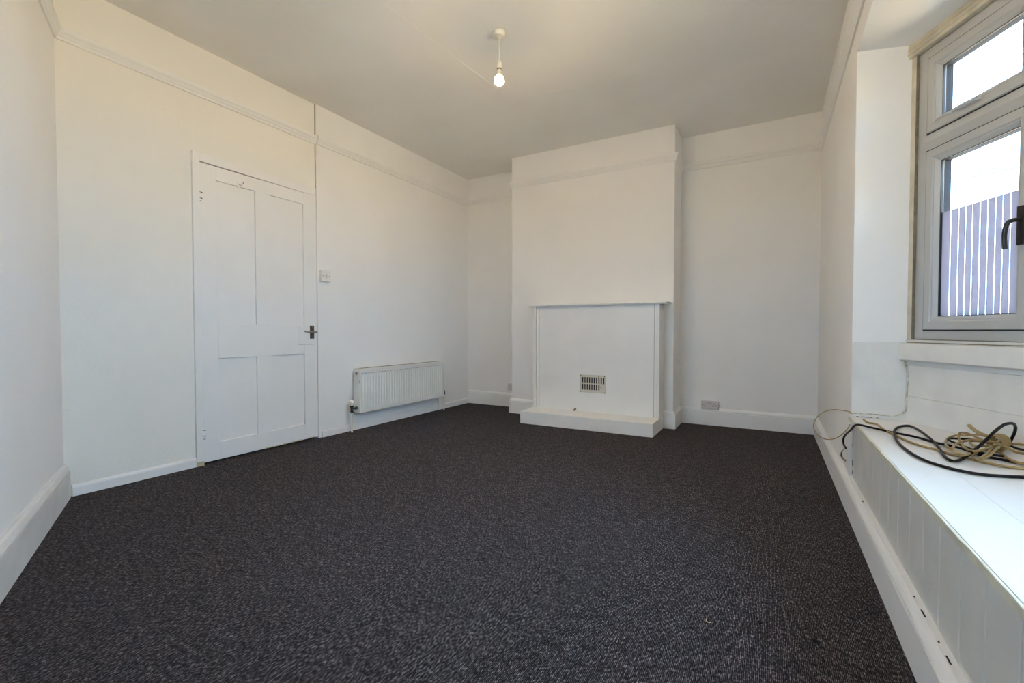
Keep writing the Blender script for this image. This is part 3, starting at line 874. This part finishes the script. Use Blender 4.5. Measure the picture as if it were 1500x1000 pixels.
# =================================================================== cables
def cable(name, pts, r, mat, label, group=None):
    return tag(MB().tube(pts, r, 8, step=.01).build(name, mat, smooth=True), label, 'cable', group)
BLACK_A_SEAT = [(0.449, 2.431, 0.457), (0.506, 2.373, 0.457), (0.550, 2.284, 0.457), (0.597, 2.229, 0.457), (0.626, 2.131, 0.457), (0.667, 2.092, 0.457), (0.705, 2.056, 0.457), (0.779, 2.017, 0.457)]
FRAY = [(0.333, 2.776, 0.302), (0.333, 2.894, 0.261), (0.334, 2.933, 0.234), (0.338, 2.920, 0.220), (0.345, 2.868, 0.218)]
BLACK_B = [(0.736, 1.905, 0.457), (0.642, 1.869, 0.457), (0.591, 1.851, 0.457), (0.542, 1.843, 0.457), (0.500, 1.864, 0.457), (0.462, 1.911, 0.457), (0.439, 1.969, 0.457), (0.425, 2.082, 0.457), (0.426, 2.214, 0.457), (0.446, 2.395, 0.457), (0.474, 2.520, 0.457), (0.511, 2.610, 0.457), (0.545, 2.629, 0.457), (0.554, 2.532, 0.457), (0.551, 2.378, 0.457), (0.541, 2.243, 0.457), (0.522, 2.102, 0.457), (0.514, 2.016, 0.457), (0.523, 1.989, 0.457), (0.553, 2.026, 0.460), (0.587, 2.061, 0.480), (0.622, 2.096, 0.506), (0.659, 2.130, 0.540), (0.692, 2.165, 0.560), (0.723, 2.201, 0.562), (0.744, 2.239, 0.548), (0.757, 2.281, 0.519), (0.761, 2.325, 0.478)]
BLACK_C = [(0.836, 2.166, 0.474), (0.772, 2.253, 0.457), (0.754, 2.313, 0.457), (0.714, 2.364, 0.457), (0.668, 2.374, 0.457), (0.615, 2.363, 0.457), (0.596, 2.334, 0.457), (0.597, 2.286, 0.457), (0.615, 2.196, 0.457), (0.626, 2.131, 0.457), (0.676, 2.111, 0.457)]
BEIGE_A = [(0.371, 2.890, 0.456), (0.381, 2.800, 0.456), (0.391, 2.716, 0.456), (0.397, 2.636, 0.456), (0.424, 2.607, 0.456), (0.428, 2.479, 0.456), (0.443, 2.398, 0.456), (0.458, 2.290, 0.456), (0.482, 2.205, 0.456), (0.519, 2.150, 0.456), (0.543, 2.098, 0.456), (0.573, 2.066, 0.456), (0.610, 2.015, 0.456), (0.650, 1.988, 0.456), (0.683, 1.990, 0.456), (0.773, 2.002, 0.456)]
LOOP = [(0.362, 2.820, 0.466), (0.348, 2.816, 0.476), (0.319, 2.812, 0.481), (0.287, 2.809, 0.482), (0.259, 2.806, 0.477), (0.238, 2.803, 0.465), (0.219, 2.802, 0.448), (0.205, 2.800, 0.424), (0.198, 2.800, 0.394), (0.203, 2.800, 0.371), (0.215, 2.802, 0.351), (0.232, 2.803, 0.335), (0.259, 2.806, 0.329), (0.282, 2.809, 0.333), (0.302, 2.812, 0.343), (0.324, 2.816, 0.364), (0.344, 2.820, 0.393)]
COIL = [(0.798, 2.247, 0.483), (0.782, 2.282, 0.479), (0.764, 2.319, 0.472), (0.750, 2.349, 0.462), (0.700, 2.276, 0.468), (0.654, 2.209, 0.459), (0.594, 2.088, 0.465), (0.559, 2.043, 0.471), (0.560, 2.128, 0.462), (0.554, 2.178, 0.468), (0.581, 2.304, 0.459), (0.607, 2.374, 0.465), (0.636, 2.406, 0.471), (0.687, 2.484, 0.462), (0.709, 2.437, 0.476), (0.728, 2.396, 0.476), (0.740, 2.371, 0.471), (0.737, 2.317, 0.471), (0.717, 2.296, 0.462), (0.658, 2.187, 0.468), (0.635, 2.198, 0.459), (0.548, 1.978, 0.485), (0.522, 1.945, 0.491), (0.532, 2.025, 0.482), (0.533, 2.044, 0.488), (0.574, 2.172, 0.479), (0.604, 2.212, 0.485), (0.631, 2.225, 0.491), (0.682, 2.287, 0.482), (0.691, 2.229, 0.488), (0.716, 2.243, 0.479), (0.666, 2.163, 0.485), (0.598, 2.038, 0.491), (0.586, 2.063, 0.482), (0.572, 2.066, 0.488), (0.601, 2.221, 0.479), (0.621, 2.322, 0.485), (0.638, 2.360, 0.491), (0.672, 2.412, 0.482), (0.665, 2.285, 0.488), (0.687, 2.270, 0.479), (0.699, 2.214, 0.485), (0.661, 2.149, 0.491), (0.640, 2.170, 0.482), (0.608, 2.133, 0.488), (0.631, 2.238, 0.479), (0.635, 2.238, 0.485), (0.648, 2.208, 0.491), (0.689, 2.239, 0.482), (0.697, 2.167, 0.488), (0.712, 2.139, 0.479), (0.715, 2.086, 0.485), (0.727, 2.047, 0.491)]
TAIL0 = [(0.654, 2.352, 0.525), (0.664, 2.343, 0.511), (0.678, 2.333, 0.499), (0.697, 2.321, 0.494), (0.720, 2.308, 0.482), (0.731, 2.298, 0.471)]
TAIL1 = [(0.659, 2.351, 0.526), (0.672, 2.341, 0.510), (0.686, 2.331, 0.500), (0.707, 2.318, 0.492), (0.725, 2.306, 0.483), (0.731, 2.298, 0.474)]
TAIL2 = [(0.569, 1.945, 0.483), (0.613, 2.037, 0.483), (0.687, 2.217, 0.483), (0.739, 2.333, 0.483), (0.753, 2.343, 0.486), (0.731, 2.275, 0.483), (0.669, 2.143, 0.483), (0.609, 2.007, 0.483), (0.570, 1.938, 0.483)]
TAIL3 = [(0.692, 2.197, 0.463), (0.682, 2.104, 0.463), (0.686, 2.046, 0.463), (0.695, 2.025, 0.463), (0.713, 2.004, 0.463)]
WHITE = [(0.584, 2.822, 0.835), (0.565, 2.822, 0.816), (0.557, 2.822, 0.780), (0.559, 2.822, 0.731), (0.569, 2.822, 0.683), (0.572, 2.822, 0.618), (0.566, 2.822, 0.553), (0.563, 2.822, 0.503), (0.545, 2.822, 0.482), (0.519, 2.822, 0.470), (0.473, 2.822, 0.471), (0.398, 2.822, 0.471), (0.362, 2.822, 0.469)]
BLACK_A_END = [(.330, 2.762, .303), (.328, 2.820, .309), (.327, 2.830, .332), (.331, 2.79, .364), (.335, 2.66, .412), (.346, 2.57, .455), (.385, 2.50, .460)]
ba = thing('black_cable', (.40, 2.40, SEAT), 'black cable with a frayed end hooked over the seat edge', 'cable', 'black cables on the seat')
MB().tube(BLACK_A_END + [(x, y, z + .0012) for x, y, z in BLACK_A_SEAT], .0046, 8, step=.01).build('sheath', 'blackcable', ba, smooth=True)
for i in range(3):
    MB().tube([(x - .002 * i, y + .003 * i, z - .003 * i) for x, y, z in FRAY], .0015, 6).build('bare_core', 'black' if i else 'brownwire', ba, smooth=True)
cable('black_cable', [(x, y, z + .0015) for x, y, z in BLACK_B], .0048, 'blackcable', 'black cable in a wide loop that rears up over the beige coil', 'black cables on the seat')
cable('black_cable', [(x, y, z + .009) for x, y, z in BLACK_C], .0040, 'blackcable', 'short black cable doubled back beneath the beige coil', 'black cables on the seat')
cable('beige_cable', [(x, y, z + .002) for x, y, z in BEIGE_A[2:]], .0042, 'beige', 'single beige cable trailing along the seat from the recess corner')
cable('brown_wire', LOOP + [(.352, 2.824, .412)], .0022, 'brownwire', 'thin brown wire looping out from the seat corner over the skirting')
co = thing('coiled_cable', (.66, 2.2, SEAT), 'loose coil of beige cable tied in the middle on the window seat', 'cable')
MB().tube(COIL, .0040, 8, step=.01).build('coil', 'beige', co, smooth=True)
for t_ in (TAIL0, TAIL1, TAIL2, TAIL3):
    MB().tube(t_, .0042, 8, step=.01).build('tail', 'beige', co, smooth=True)
for i in range(4):
    c_ = Vector((.728 - .011 * i, 2.292 - .020 * i, .483))
    MB().tube([c_ + Vector((-.018 * math.sin(a), .012 * math.sin(a) + .004 * i * math.cos(a), (.024 + .003 * (i % 2)) * math.cos(a))) for a in [k * math.pi / 6 for k in range(13)]], .0036, 8, step=.006).build('wrap', 'beige', co, smooth=True)
cable('white_wire', [(x, y - .006, z) for x, y, z in WHITE], .0032, 'whitewire', 'grubby white wire pinned down the corner of the window recess')
cable('white_wire', [(x + .006, y - .004, z) for x, y, z in WHITE[1:9]], .0026, 'whitewire', 'second thin white wire tucked behind the recess corner wire')

# =================================================================== bits of fluff on the carpet
def lint(pts, r, mat, label):
    tag(MB().tube(pts, r, 6, step=.004).build('lint', mat, smooth=True), label, 'lint', 'fluff on the carpet')
lint([(-.160, 1.490, .003), (-.157, 1.482, .003), (-.150, 1.480, .003), (-.145, 1.483, .004)], .0013, 'lint_tan', 'tiny curl of tan thread on the dark carpet')
lint([(.113, 1.537, .004), (.119, 1.541, .006), (.122, 1.535, .007), (.117, 1.534, .005), (.123, 1.532, .004), (.128, 1.536, .003)], .0038, 'lint_dark', 'dark tuft of fluff on the carpet nearest the right skirting')
lint([(-.023, 1.558, .003), (-.018, 1.556, .005), (-.016, 1.552, .004), (-.012, 1.554, .003)], .0026, 'lint_dark', 'smaller dark tuft of fluff left of the other')
